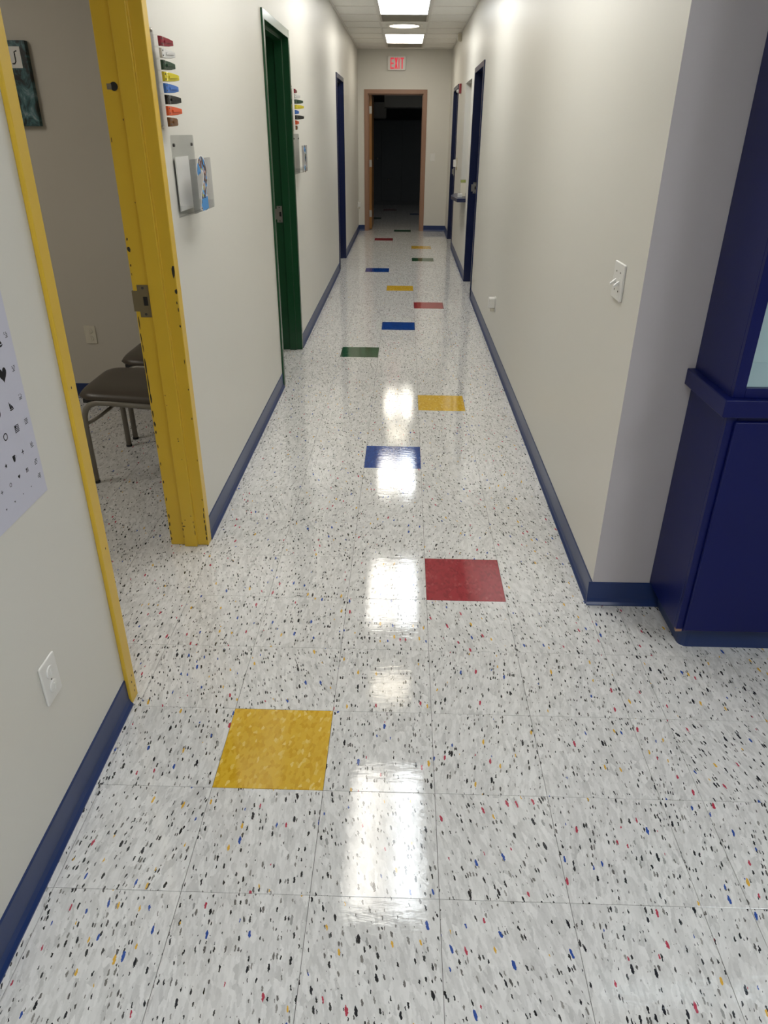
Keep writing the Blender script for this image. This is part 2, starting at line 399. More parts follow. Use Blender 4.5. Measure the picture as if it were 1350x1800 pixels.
def put_tile(x, y, wx, wy, mat):
    o = bpy.data.objects.new('floor_tile', tile_data(wx, wy, mat)); COL.objects.link(o); o.location = (x, y, 0); o.parent = fl
    if mat != 'vct': o['label'] = 'solid %s vinyl floor tile' % CN[mat]
    return o
done = set(); count = 0
OFF = .37*T
stuff = MB()
def stuff_tile(x, y, wx, wy):
    v, f = tile_mesh(wx, wy); stuff.add([(a+x, b+y, c) for a, b, c in v], f)
r0, r1 = int(math.floor(YB/T))-1, int(DY/T)+1
for r in range(r0, r1):
    for c in range(-12, 14):
        x, y = c*T, r*T
        if c >= 4 and y < YA-.01:
            continue
        if (c, r) in CT: put_tile(x, y, T, T, CT[(c, r)]); continue
        near = (-1 <= c <= 3 and -4 <= r <= 36) or (c == -2 and -1 <= r <= 8) or (-4 <= c <= -3 and 3 <= r <= 9) or (c == -5 and 5 <= r <= 9)
        if near: put_tile(x, y, T, T, 'vct'); count += 1
        elif -12 <= c <= 13: stuff_tile(x, y, T, T)
    if r*T < YA-.01:                       # alcove: a cut strip, then the grid again
        for k in range(-1, 9):
            x = 4*T if k < 0 else 4*T+OFF+k*T; wx = OFF if k < 0 else T
            if x > 4.0: continue
            if -4 <= r <= 2 and k <= 2: put_tile(x, r*T, wx, T, 'vct'); count += 1
            else: stuff_tile(x, r*T, wx, T)
tag(stuff.build('floor_tiles', 'vct', fl), None, None, None, 'stuff')

# ------------------------------------------------------------------ structure: ceiling
ce = struct('ceiling', box(RX-.1, 4.14, YB-.14, DY+.1, H+.012, H+.08), 'ceil', 'suspended ceiling of white tiles in a metal grid')
LIGHTS = [(G0-12*.61, M['lens'], 'first'), (G0-7*.61, M['lens'], ''), (G0-2*.61, M['lens'], ''), (G0+3*.61, M['lens_far'], '')]
CANS = [3.57, 9.70]
rows = [G0+.61*k for k in range(-22, 8)]
def occupied(y0):
    for ly, _, _ in LIGHTS:
        if ly-.05 < y0+.3 < ly+1.25: return True
    return abs(y0-G0) < .1 or abs(y0-(G0+5*.61)) < .1
for y0 in rows:
    ya, yb_ = max(y0, YB), min(y0+.61, YE)
    if yb_-ya < .05: continue
    spans = [(XL, GX0), (GX1, XR if ya > YA-.3 else GX1+.61)]
    if not occupied(y0): spans.append((GX0, GX1))
    for x0, x1 in spans:
        t = box(x0+.004, x1-.004, ya+.004, yb_-.004, H-.001+random.uniform(0, .002), H+.011).build('ceiling_tile', 'ceil', ce, (x0, ya, 0), bevel=.002, seg=1)
g = MB()
for x in (GX0, GX1): g.box(x-.012, x+.012, YB, YE, H-.005, H+.004)
for x in (XL+.011, XR-.011): g.box(x-.011, x+.011, YB if x < 1 else YA, YE, H-.005, H+.004)
g.box(XL, XR, YE-.022, YE, H-.005, H+.004)
for y0 in rows:
    for x0, x1 in ((XL, GX0-.012), (GX1+.012, XR), (GX0+.012, GX1-.012)):
        if YB < y0 < YE: g.box(x0, x1, y0-.012, y0+.012, H-.005, H+.004)
g.build('ceiling_grid', 'grid', ce)

# ------------------------------------------------------------------ structure: baseboards
def base_prof(face, s):
    """cove base cross-section: (offset from wall, height)"""
    return [(face, 0), (face+s*.016, 0), (face+s*.0155, .004), (face+s*.009, .012), (face+s*.0045, .026), (face+s*.0035, .092), (face+s*.0015, .097), (face, .097)]
def base_y(name, x, s, y0, y1):           # runs along y
    mb = MB(); pr = base_prof(x, s); n = len(pr)
    mb.add([(u, y0, v) for u, v in pr]+[(u, y1, v) for u, v in pr], [tuple(range(n)), tuple(range(n, 2*n))]+[(i, (i+1) % n, n+(i+1) % n, n+i) for i in range(n)])
    return struct(name, mb, 'base')
def base_x(name, y, s, x0, x1):
    mb = MB(); pr = base_prof(y, s); n = len(pr)
    mb.add([(x0, u, v) for u, v in pr]+[(x1, u, v) for u, v in pr], [tuple(range(n)), tuple(range(n, 2*n))]+[(i, (i+1) % n, n+(i+1) % n, n+i) for i in range(n)])
    return struct(name, mb, 'base')
ly = [YB]+[v for d in DL for v in d[:2]]+[YE]
for i in range(0, len(ly), 2): base_y('baseboard_left_%d' % (i//2+1), XL, 1, ly[i]+(.001 if i else 0), ly[i+1]-.001)
ry = [YA-.002]+[v for d in DR for v in d[:2]]+[YE]
for i in range(0, len(ry), 2): base_y('baseboard_right_%d' % (i//2+1), XR, -1, ry[i]+(.001 if i else 0), ry[i+1]-.001)
base_x('baseboard_end_1', YE, -1, XL, EX0-.001); base_x('baseboard_end_2', YE, -1, EX1+.001, XR)
base_x('baseboard_alcove', YA-.002, -1, XR-.014, 1.60)
base_x('baseboard_room', 3.2, -1, RX, XL-TH)
# ------------------------------------------------------------------ door frames
def stops(s): return (.034, .088) if s > 0 else (.088, .128)
def jamb_profile(x_face, s, yin, d):
    """plan of one jamb: x_face = corridor wall face, s = +1 if the corridor lies towards +x; yin = clear opening side, d = +1 if the wall lies towards +y"""
    f, bk = x_face+s*.012, x_face-s*(TH+.012)
    st0, st1 = [x_face-s*q for q in stops(s)]
    P = [(f, yin+d*FW), (f, yin), (st0, yin), (st0, yin-d*.016), (st1, yin-d*.016), (st1, yin), (bk, yin), (bk, yin+d*FW), (x_face-s*TH, yin+d*FW), (x_face-s*TH, yin+d*.012+d*.02), (x_face, yin+d*.032), (x_face, yin+d*FW)]
    return P
def door_frame(n, x_face, s, y0, y1, z, mat, label):
    root = tag(empty('door_%d' % n, (x_face, (y0+y1)/2, 0)), label, None, None, 'structure')
    MB().prism(jamb_profile(x_face, s, y0+FW, -1), 0, z).build('jamb', mat, root, bevel=.0025)
    far = MB().prism(jamb_profile(x_face, s, y1-FW, 1), 0, z).build('jamb', mat, root, bevel=.0025)
    f, bk = x_face+s*.012, x_face-s*(TH+.012); st0, st1 = [x_face-s*q for q in stops(s)]; zi = z-FW
    pr = [(f, z), (f, zi), (st0, zi), (st0, zi-.016), (st1, zi-.016), (st1, zi), (bk, zi), (bk, z)]
    mb = MB(); k = len(pr); ya, yb_ = y0+FW-.0005, y1-FW+.0005
    mb.add([(u, ya, v) for u, v in pr]+[(u, yb_, v) for u, v in pr], [tuple(range(k)), tuple(range(k, 2*k))]+[(i, (i+1) % k, k+(i+1) % k, k+i) for i in range(k)])
    mb.build('head', mat, root, bevel=.002)
    # strike plate on the far jamb, in the rabbet towards the room
    yi = y1-FW
    va, v0, v1, vb, vm, e_ = (.094, .101, .117, .135, .150, -1) if s > 0 else (.080, .073, .057, .039, .024, 1)
    xa, xb = x_face-s*va, x_face-s*vb
    sp_ = MB()
    xm = x_face-s*vm
    def pl(x0, x1, z0, z1): sp_.box(x0, x1, yi-.0022, yi+.001, z0, z1)
    hx0, hx1 = x_face-s*v0, x_face-s*v1
    zc = 1.035
    pl(xa, hx0, zc-.016, zc+.016); pl(hx1, xm, zc-.016, zc+.016); pl(xa, xb, zc+.016, zc+.058); pl(xa, xb, zc-.058, zc-.016); pl(xb, xm, zc+.016, zc+.037); pl(xb, xm, zc-.037, zc-.016)
    sp_.box(xm+e_*s*.006, xm, yi-(.0022 if s > 0 else .012), yi+(.006 if s > 0 else -.001), zc-.037, zc+.037)
    sk = sp_.build('strike_plate', 'brass' if n == 1 else 'steel', root)
    box(hx0, hx1, yi-.001, yi+.0015, zc-.016, zc+.016).build('latch_hole', 'dark', sk)
    for dz in (-.047, .047): MB().lathe([(.0048, -.0032), (.0048, -.001)], ((xa+xb)/2, yi, zc+dz), 'y', 12).build('screw', 'slot', sk)
    return root
d1 = door_frame(1, XL, 1, *DL[0], 'yellow', 'scuffed yellow door frame of the exam room with the chairs')
d2 = door_frame(2, XL, 1, *DL[1], 'green', 'green door frame halfway down the corridor')
d3 = door_frame(3, XL, 1, *DL[2], 'navy', 'navy door frame on the left near the end of the corridor')
d4 = door_frame(4, XR, -1, *DR[0], 'navy', 'navy door frame on the right before the reception window')
d5 = door_frame(5, XR, -1, *DR[1], 'navy', 'navy door frame on the right by the fire alarm')
# worn spots on the yellow frame
def chip(mb, u, v, w_, h_, plane, val):
    n = 7; pts = []
    for k in range(n):
        a = 2*math.pi*k/n; q = random.uniform(.6, 1.1)
        pts.append((u+math.cos(a)*w_*1.5*q, v+math.sin(a)*h_*q))
    if plane == 'y': mb.add([(p[0], val, p[1]) for p in pts], [tuple(range(n))])
    else: mb.add([(val, p[0], p[1]) for p in pts], [tuple(range(n))])
ch = MB(); YI = DL[0][1]-FW; xf = XL+.012
for z, w_, h_ in ((1.142, .006, .028), (1.072, .004, .010), (1.03, .0015, .008), (1.005, .002, .01), (.945, .002, .006), (.81, .0012, .012), (.70, .0018, .006), (.58, .0018, .006), (.40, .001, .006), (.22, .0012, .006), (.17, .0014, .012), (.145, .0016, .016), (.115, .0018, .014), (.085, .002, .018), (.06, .002, .012), (.035, .002, .012)):
    chip(ch, xf-.0042-random.uniform(0, .003), z, w_, h_, 'y', YI-.0004)
xb = XL-TH-.008
for z, w_, h_ in ((1.56, .001, .01), (1.25, .002, .007), (1.215, .0045, .012), (1.16, .0015, .006), (1.13, .001, .006), (.955, .0014, .03), (.90, .0016, .03), (.86, .0014, .02), (.79, .002, .04), (.72, .002, .05), (.66, .0022, .03), (.60, .002, .02), (.555, .003, .012), (.52, .002, .01), (.46, .0016, .012), (.38, .0015, .01), (.30, .002, .01), (.22, .0018, .012), (.14, .002, .014), (.10, .0022, .014), (.06, .002, .016), (.03, .002, .012)):
    chip(ch, xb+random.uniform(.001, .004), z, w_, h_, 'y', YI-.0004)
for z, x_, w_, h_ in ((1.62, .091, .0012, .004), (1.37, .091, .001, .003), (.68, .082, .0012, .004), (.64, .080, .001, .003), (.50, .055, .0016, .004), (.49, .054, .0016, .004), (.41, .05, .001, .003), (.115, .086, .0014, .008), (.10, .080, .005, .003), (.085, .086, .0016, .008), (.05, .086, .001, .008), (.12, .038, .001, .006), (.10, .0365, .0012, .012), (.07, .0365, .0012, .014), (.13, .072, .002, .003), (.15, .045, .002, .002)):
    chip(ch, XL-x_, z, w_, h_, 'y', YI-.0164)
for z, y_ in ((1.02, .02), (.55, .028), (.09, .03), (.07, .022), (.045, .035), (.03, .03)):
    chip(ch, DL[0][0]+y_, z, .002, .005, 'x', XL+.0124)
tag(ch.build('paint_chips', 'chip', d1), 'dark chips worn through the yellow paint', None, None, 'stuff')
hole = MB().lathe([(.013, -.0006), (.013, .004)], (XL-.112, YI, 1.714), 'y', 16).build('bolt_hole', 'dark', d1)  # flat dark disc, the hole's shade is in its colour
MB().box(XL-.135, XL-.120, YI-.0008, YI+.001, 1.705, 1.722).build('bolt_plate', 'steel', d1)
# end doorway: frame, wood leaf, hinges
root = tag(empty('door_6', ((EX0+EX1)/2, YE, 0)), 'tan door frame around the dark room under the exit sign', None, None, 'structure')
EF = .064
for xa, sgn in ((EX0, 1), (EX1, -1)):
    pr = [(xa, YE-.012), (xa+sgn*EF, YE-.012), (xa+sgn*EF, YE+.05), (xa+sgn*(EF+.016), YE+.05), (xa+sgn*(EF+.016), YE+.10), (xa+sgn*EF, YE+.10), (xa+sgn*EF, YE+.152), (xa+sgn*.012, YE+.152), (xa+sgn*.012, YE), (xa, YE)]
    MB().prism(pr, 0, EZ).build('jamb', 'tan', root, bevel=.002)
pr = [(YE-.012, EZ), (YE-.012, EZ-EF), (YE+.05, EZ-EF), (YE+.05, EZ-EF-.016), (YE+.10, EZ-EF-.016), (YE+.10, EZ-EF), (YE+.152, EZ-EF), (YE+.152, EZ-.012), (YE, EZ-.012), (YE, EZ)]
k = len(pr); mb = MB(); x0, x1 = EX0+EF-.0005, EX1-EF+.0005
mb.add([(x0, u, v) for u, v in pr]+[(x1, u, v) for u, v in pr], [tuple(range(k)), tuple(range(k, 2*k))]+[(i, (i+1) % k, k+(i+1) % k, k+i) for i in range(k)])
mb.build('head', 'tan', root, bevel=.002)
lx = EX0+EF+.012
leaf = box(lx, lx+.044, YE+.165, YE+1.06, .012, EZ-EF-.012).build('door_leaf', 'wood', root, bevel=.002)
for z in (1.93, 1.10, .275):
    h = MB().box(lx-.002, lx+.046, YE+.160, YE+.166, z-.057, z+.057)
    h.tube([(lx-.006, YE+.158, z-.057), (lx-.006, YE+.158, z+.057)], .007, 10)
    h.build('hinge', 'steel', leaf)

# ------------------------------------------------------------------ reception window
wn = tag(empty('window_1', (XR+TH/2, (WIN[0]+WIN[1])/2, WIN[2])), 'tall reception window opening above the navy shelf', None, None, 'structure')
f = MB(); xg = XR+.085
f.box(xg-.014, xg+.014, WIN[0], WIN[0]+.025, WIN[2], WIN[3]); f.box(xg-.014, xg+.014, WIN[1]-.025, WIN[1], WIN[2], WIN[3])
f.box(xg-.014, xg+.014, WIN[0]+.025, WIN[1]-.025, WIN[3]-.025, WIN[3]); f.box(xg-.014, xg+.014, WIN[0]+.025, WIN[1]-.025, WIN[2], WIN[2]+.02)
f.build('window_frame', 'vent', wn)
box(xg-.003, xg+.003, WIN[0]+.025, WIN[1]-.025, WIN[2]+.02, WIN[3]-.025).build('pane', 'glass', wn)

# ------------------------------------------------------------------ ceiling fixtures
def ceiling_light(x0, x1, y0, y1, mat, label, group='fluorescent ceiling lights'):
    root = empty('ceiling_light', ((x0+x1)/2, (y0+y1)/2, H), label=label, cat='ceiling light', group=group)
    r = MB(); b_ = .022
    for a in ((x0, x1, y0, y0+b_), (x0, x1, y1-b_, y1), (x0, x0+b_, y0+b_, y1-b_), (x1-b_, x1, y0+b_, y1-b_)): r.box(*a, H-.008, H+.010)
    r.build('frame', 'white', root, bevel=.002)
    box(x0+b_, x1-b_, y0+b_, y1-b_, H-.004, H+.006).build('lens', mat, root)
    return root
lab = ['bright fluorescent ceiling light nearest the viewer over the yellow floor tile', 'fluorescent ceiling light over the exam room doorway stretch',
       'large bright ceiling light cut by the top edge of the picture', 'small bright ceiling light just before the exit sign']
for (ly_, mt, _), lb in zip(LIGHTS, lab): ceiling_light(GX0+.012, GX1-.012, ly_+.012, ly_+1.208, mt, lb)
ceiling_light(GX0+.012, GX1-.012, -2.45, -1.25, M['lens_lobby_fill'], 'added ceiling light behind the viewer brightening the lobby floor')  # unseen fixture added to lift the foreground
ceiling_light(2.3, 2.9, -2.45, -1.25, M['lens_lobby_fill'], 'added ceiling light brightening the lobby before the display cabinet')  # second unseen fixture, added to brighten the alcove side
ceiling_light(1.9, 2.5, 14.4, 15.6, M['lens_dark_fill'], 'added faint fill light on the ceiling of the unlit room')  # added fill so the dark room's shapes show
ceiling_light(-2.9, -2.3, .6, 1.8, M['lens_room_fill'], 'added unseen ceiling light brightening the exam room')  # out of view, added because the exam room rendered too dark
for yc, lb in zip(CANS, ['round warm ceiling lamp between the two nearest fluorescent lights', 'round warm ceiling lamp far down by the vent']):
    root = empty('round_ceiling_lamp', ((GX0+GX1)/2, yc, H), label=lb, cat='ceiling light', group='round ceiling lamps')
    c = ((GX0+GX1)/2, yc, H)
    MB().lathe([(.19, .0), (.19, -.014), (.205, -.018), (.232, -.010), (.236, -.001)], c, 'z', 40, close=False).build('trim_ring', 'grid', root, smooth=True)
    MB().lathe([(.19, -.010), (.13, -.016), (.05, -.019), (.001, -.0195)], c, 'z', 40, close=False).build('lens', 'can', root, smooth=True)
def vent(y0, label):
    x0, x1 = GX0+.012, GX1-.012; y0 += .012; y1 = y0+.586
    root = empty('ceiling_vent', ((x0+x1)/2, (y0+y1)/2, H), label=label, cat='vent', group='return air vents')
    r = MB(); b_ = .025
    for a in ((x0, x1, y0, y0+b_), (x0, x1, y1-b_, y1), (x0, x0+b_, y0+b_, y1-b_), (x1-b_, x1, y0+b_, y1-b_)): r.box(*a, H-.006, H+.008)
    r.build('frame', 'vent', root)
    box(x0+b_, x1-b_, y0+b_, y1-b_, H+.006, H+.011).build('backing', 'vent', root)
    n = 12; me = None
    for k in range(n):
        yy = y0+b_+(k+.5)*(586e-3-2*b_)/n
        s = MB().prism([(yy-.012, H-.004), (yy-.012, H-.002), (yy+.012, H+.006), (yy+.012, H+.004)], x0+b_, x1-b_, 'x')
        s.build('slat', 'vent', root)
vent(G0, 'grey brown ceiling vent beyond the large bright light'); vent(G0+5*.61, 'grey brown ceiling vent above the exit sign')

# ------------------------------------------------------------------ exit sign and end wall
ys = YE
root = empty('exit_sign', (.316, ys, 2.50), label='white exit sign with red letters above the end doorway', cat='sign')
cx, cz = .316, 2.602; hw, hh, rr = .150, .100, .022
poly = []
for qx, qz, a0 in ((1, 1, 0), (-1, 1, 90), (-1, -1, 180), (1, -1, 270)):
    for k in range(5):
        a = math.radians(a0+22.5*k); poly.append((cx+qx*(hw-rr)+rr*math.cos(a), cz+qz*(hh-rr)+rr*math.sin(a)))
MB().prism(poly, ys-.045, ys, 'y').build('housing', 'white', root, bevel=.004)
yl = ys-.0475
lt = MB(); zb, zt = 2.520, 2.680; st = .016
def bar(x0, x1, z0, z1): lt.box(x0, x1, yl, yl+.003, z0, z1)
def done_letter(n):
    global lt
    lt.build('letter_'+n, 'exitred', root); lt = MB()
E0 = .212; bar(E0, E0+st, zb, zt); bar(E0+st, E0+.055, zt-.022, zt); bar(E0+st, E0+.052, (zb+zt)/2-.011, (zb+zt)/2+.011); bar(E0+st, E0+.055, zb, zb+.022)
done_letter('e')
def quad(p): lt.add([(x, yl, z) for x, z in p]+[(x, yl+.003, z) for x, z in p], [(0, 1, 2, 3), (7, 6, 5, 4), (0, 4, 5, 1), (1, 5, 6, 2), (2, 6, 7, 3), (3, 7, 4, 0)])
X0 = .279; quad([(X0, zb), (X0+.021, zb), (X0+.054, zt), (X0+.033, zt)]); quad([(X0+.033, zb), (X0+.054, zb), (X0+.021, zt), (X0, zt)])
done_letter('x')
I0 = .345; bar(I0, I0+st, zb, zt); done_letter('i')
T0 = .377; bar(T0, T0+.056, zt-.022, zt); bar(T0+.018, T0+.038, zb, zt-.022)
done_letter('t')

def plate_poly(y0, y1, z0, z1, r=.004):
    p = []
    for qy, qz, a0 in ((y1-r, z1-r, 0), (y0+r, z1-r, 90), (y0+r, z0+r, 180), (y1-r, z0+r, 270)):
        for k in range(3):
            a = math.radians(a0+45*k); p.append((qy+r*math.cos(a), qz+r*math.sin(a)))
    return p
def outlet_x(face, s, yc, zc, label, w_=.075, h_=.113):            # on a wall facing +-x
    root = empty('wall_outlet', (face, yc, zc-h_/2), label=label, cat='outlet', group='duplex wall outlets')
    MB().prism(plate_poly(yc-w_/2, yc+w_/2, zc-h_/2, zc+h_/2), face, face+s*.006, 'x').build('cover_plate', 'white', root, bevel=.0025)
    for dz in (.021, -.021):
        c = MB().lathe([(.0165, 0), (.0165, s*.0085), (.0155, s*.0095)], (face, yc, zc+dz), 'x', 24).build('socket_cap', 'white', root)
        box(face+s*.009, face+s*.0125, yc-.0022, yc+.0022, zc+dz-.009, zc+dz+.009).build('pull_tab', 'white', c)
    MB().lathe([(.0025, 0), (.0025, s*.0068)], (face, yc, zc), 'x', 10).build('screw', 'slot', root)
    return root
outlet_x(XL, 1, -.055, .421, 'white outlet low on the wall under the eye chart')
def outlet_y(face, xc, zc, label):
    w_, h_ = .074, .116
    root = empty('wall_outlet', (xc, face, zc-h_/2), label=label, cat='outlet', group='duplex wall outlets')
    MB().prism(plate_poly(xc-w_/2, xc+w_/2, zc-h_/2, zc+h_/2), face-.006, face, 'y').build('cover_plate', 'ivory', root, bevel=.0025)
    for dz in (.023, -.023):
        c = MB().lathe([(.0165, 0), (.0165, -.0085), (.0155, -.0095)], (xc, face, zc+dz), 'y', 24).build('socket_cap', 'ivory', root)
        box(xc-.0022, xc+.0022, face-.0125, face-.009, zc+dz-.009, zc+dz+.009).build('pull_tab', 'ivory', c)
    return root
outlet_y(3.2, -1.512, .423, 'ivory outlet on the exam room wall above the chair')
# light switches
root = empty('light_switch', (XR, 1.172, 1.088), label='white double toggle light switch on the corridor wall corner', cat='switch')
MB().prism(plate_poly(1.172-.060, 1.172+.060, 1.088, 1.208), XR-.008, XR, 'x').build('cover_plate', 'white', root, bevel=.004, seg=3)
for dy in (.023, -.023):
    y = 1.172+dy
    box(XR-.0085, XR-.007, y-.0055, y+.0055, 1.135, 1.161).build('toggle_slot', 'white', root)
    MB().add([(XR-.008, y-.005, 1.141), (XR-.008, y+.005, 1.141), (XR-.008, y+.005, 1.153), (XR-.008, y-.005, 1.153),
              (XR-.026, y-.0036, 1.131), (XR-.026, y+.0036, 1.131), (XR-.026, y+.0036, 1.138), (XR-.026, y-.0036, 1.138)],
             [(0, 1, 2, 3), (4, 5, 6, 7), (0, 1, 5, 4), (1, 2, 6, 5), (2, 3, 7, 6), (3, 0, 4, 7)]).build('toggle', 'white', root, bevel=.001)
    for dz in (-.030, .030): MB().lathe([(.003, 0), (.003, -.0088)], (XR, y, 1.148+dz), 'x', 10).build('screw', 'slot', root)
root = empty('light_switch', (.962, YE, 1.155), label='single light switch on the end wall right of the dark doorway', cat='switch')
MB().prism(plate_poly(.962-.042, .962+.042, 1.148, 1.272), YE-.007, YE, 'y').build('cover_plate', 'white', root, bevel=.003)
box(.957, .967, YE-.020, YE-.006, 1.200, 1.222).build('toggle', 'white', root)
# low wall jacks with bulky white covers
def jack(face, s, yc, zc, label):
    root = empty('covered_outlet', (face, yc, zc-.06), label=label, cat='outlet')
    MB().prism(plate_poly(yc-.038, yc+.038, zc-.058, zc+.058, .008), face, face+s*.006, 'x').build('cover_plate', 'white', root, bevel=.002)
    MB().prism(plate_poly(yc-.026, yc+.030, zc-.030, zc+.052, .010), face+s*.006, face+s*.055, 'x').build('safety_box', 'white', root, bevel=.006, seg=3)
    MB().lathe([(.016, 0), (.016, s*.028), (.012, s*.034)], (face+s*.006, yc-.002, zc-.040), 'x', 18).build('plug', 'ivory', root)
jack(XR, -1, 4.48, .385, 'white outlet with bulky safety cover low on the right wall')
jack(XL, 1, 12.35, .45, 'white covered outlet low on the left wall near the end door')

# ------------------------------------------------------------------ eye chart
PX = XL+.0015
root = empty('eye_chart', (XL, -.14, .835), label='pale lilac eye chart of black picture symbols at the left edge', cat='poster')
py0, py1, pz0, pz1 = -.40, .133, .835, 1.56
sheet = MB()
sheet.add([(XL, py0, pz0), (XL+.0012, py0, pz0), (XL+.0012, py1, pz0), (XL, py1, pz0), (XL, py0, pz1), (XL+.0012, py0, pz1), (XL+.0012, py1, pz1), (XL, py1, pz1)], [(0,3,2,1),(4,5,6,7),(0,1,5,4),(1,2,6,5),(2,3,7,6),(3,0,4,7)])
sheet.build('sheet', 'paper', root)
ink = MB(); inkg = MB(); xi = XL+.0015
# on this wall +y runs to the reader's right
def pol(pts, mb=None):
    mb = mb or ink; mb.add([(xi, u, v) for u, v in pts], [tuple(range(len(pts)))])
def heart(u, v, h):
    pts = []
    for k in range(24):
        t_ = 2*math.pi*k/24
        pts.append((u+h/34*16*math.sin(t_)**3*1.0, v+h/30*(13*math.cos(t_)-5*math.cos(2*t_)-2*math.cos(3*t_)-math.cos(4*t_))))
    pol(pts)
def ringf(u, v, h):
    n = 24; o = [(u+h/2*math.cos(2*math.pi*k/n), v+h/2*math.sin(2*math.pi*k/n)) for k in range(n)]; i_ = [(u+h*.36*math.cos(2*math.pi*k/n), v+h*.36*math.sin(2*math.pi*k/n)) for k in range(n)]
    ink.add([(xi, a, b2) for a, b2 in o+i_], [(k, (k+1) % n, n+(k+1) % n, n+k) for k in range(n)])
def rct(u0, u1, v0, v1, mb=None):
    mb = mb or ink; mb.add([(xi, u0, v0), (xi, u1, v0), (xi, u1, v1), (xi, u0, v1)], [(0, 1, 2, 3)])
def sail(u, v, h):
    pol([(u-.34*h, v-.36*h), (u-.34*h, v+.5*h), (u+.02*h, v-.36*h)]); pol([(u+.05*h, v-.36*h), (u-.2*h, v+.3*h), (u+.36*h, v-.36*h)])
    pol([(u-.42*h, v-.41*h), (u+.42*h, v-.41*h), (u+.25*h, v-.52*h), (u-.25*h, v-.52*h)])
def flag(u, v, h):
    for k in range(5):
        z_ = v-.45*h+k*.2*h
        rct(u-(.05*h if k > 2 else .5*h), u+.5*h, z_, z_+.1*h)
    rct(u-.5*h, u-.42*h, v-.5*h, v+.5*h); rct(u-.4*h, u-.1*h, v+.1*h, v+.45*h)
def plus(u, v, h): rct(u-.09*h, u+.09*h, v-.5*h, v+.5*h); rct(u-.5*h, u-.09*h, v-.09*h, v+.09*h); rct(u+.09*h, u+.5*h, v-.09*h, v+.09*h)
def cup(u, v, h):
    pol([(u-.40*h, v+.4*h), (u-.34*h, v-.2*h), (u-.2*h, v-.5*h), (u+.1*h, v-.5*h), (u+.25*h, v-.2*h), (u+.3*h, v+.4*h)])
    n = 10; pts = [(u+.28*h+.22*h*math.sin(math.pi*k/n), v+.3*h-.45*h*k/n) for k in range(n+1)]
    for a, b2 in zip(pts, pts[1:]): pol([a, (a[0]+.06*h, a[1]), (b2[0]+.06*h, b2[1]), b2])
def star(u, v, h):
    pol([(u+(h*.55 if k % 2 == 0 else h*.23)*math.sin(math.pi*k/5), v+(h*.55 if k % 2 == 0 else h*.23)*math.cos(math.pi*k/5)) for k in range(10)])
def block(u, v, h):                       # illegible small print
    random.seed(int(v*1000))
    for j in range(4):
        for i_ in range(4):
            if random.random() < .82: rct(u-.5*h+i_*.26*h, u-.5*h+i_*.26*h+.19*h+random.uniform(0, .05)*h, v+.45*h-j*.27*h-.15*h, v+.45*h-j*.27*h, inkg)
def own(fn, nm):
    def g_(u, v, h):
        global ink
        ink = MB(); fn(u, v, h); ink.build(nm+'_symbol', 'ink', root)
    return g_
heart, sail, flag, ringf, plus, cup, star = own(heart, 'heart'), own(sail, 'boat'), own(flag, 'flag'), own(ringf, 'circle'), own(plus, 'cross'), own(cup, 'cup'), own(star, 'star')
S = [heart, sail, flag, ringf, plus, cup, star]
rowsC = [(1.455, .052, .115), (1.37, .046, .10), (1.288, .040, .085), (1.208, .036, .075)]
for z_, h, pit in rowsC:
    for k in range(5):
        u = .078-k*pit
        if u > py0+.03: S[(int(z_*100)+k*3) % 7](u, z_, h)
heart(.066, 1.136, .033); sail(.0, 1.136, .033); flag(-.065, 1.136, .033)
sail(.068, 1.068, .021); ringf(.012, 1.068, .021); plus(-.044, 1.068, .021); heart(-.1, 1.068, .021)
flag(.069, 1.015, .018); ringf(.019, 1.015, .0165); star(-.031, 1.015, .016); cup(-.081, 1.015, .017)
plus(.069, .960, .011); cup(.031, .961, .016); star(-.006, .959, .0105); sail(-.042, .954, .014); ringf(-.08, .958, .012)
flag(.069, .916, .0105); heart(.032, .917, .0098); ringf(-.007, .915, .0095); plus(-.044, .915, .009); star(-.082, .915, .009)
for u in (.069, .031, -.007, -.044, -.082): heart(u, .875, .0035 if u > .02 else .005)
for z_ in (1.455, 1.37, 1.288, 1.208, 1.136, 1.073, 1.016, .960, .918, .882): block(.112, z_, .0125)
random.seed(11)
tag(inkg.build('small_print', 'inkgrey', root), None, None, None, 'stuff')

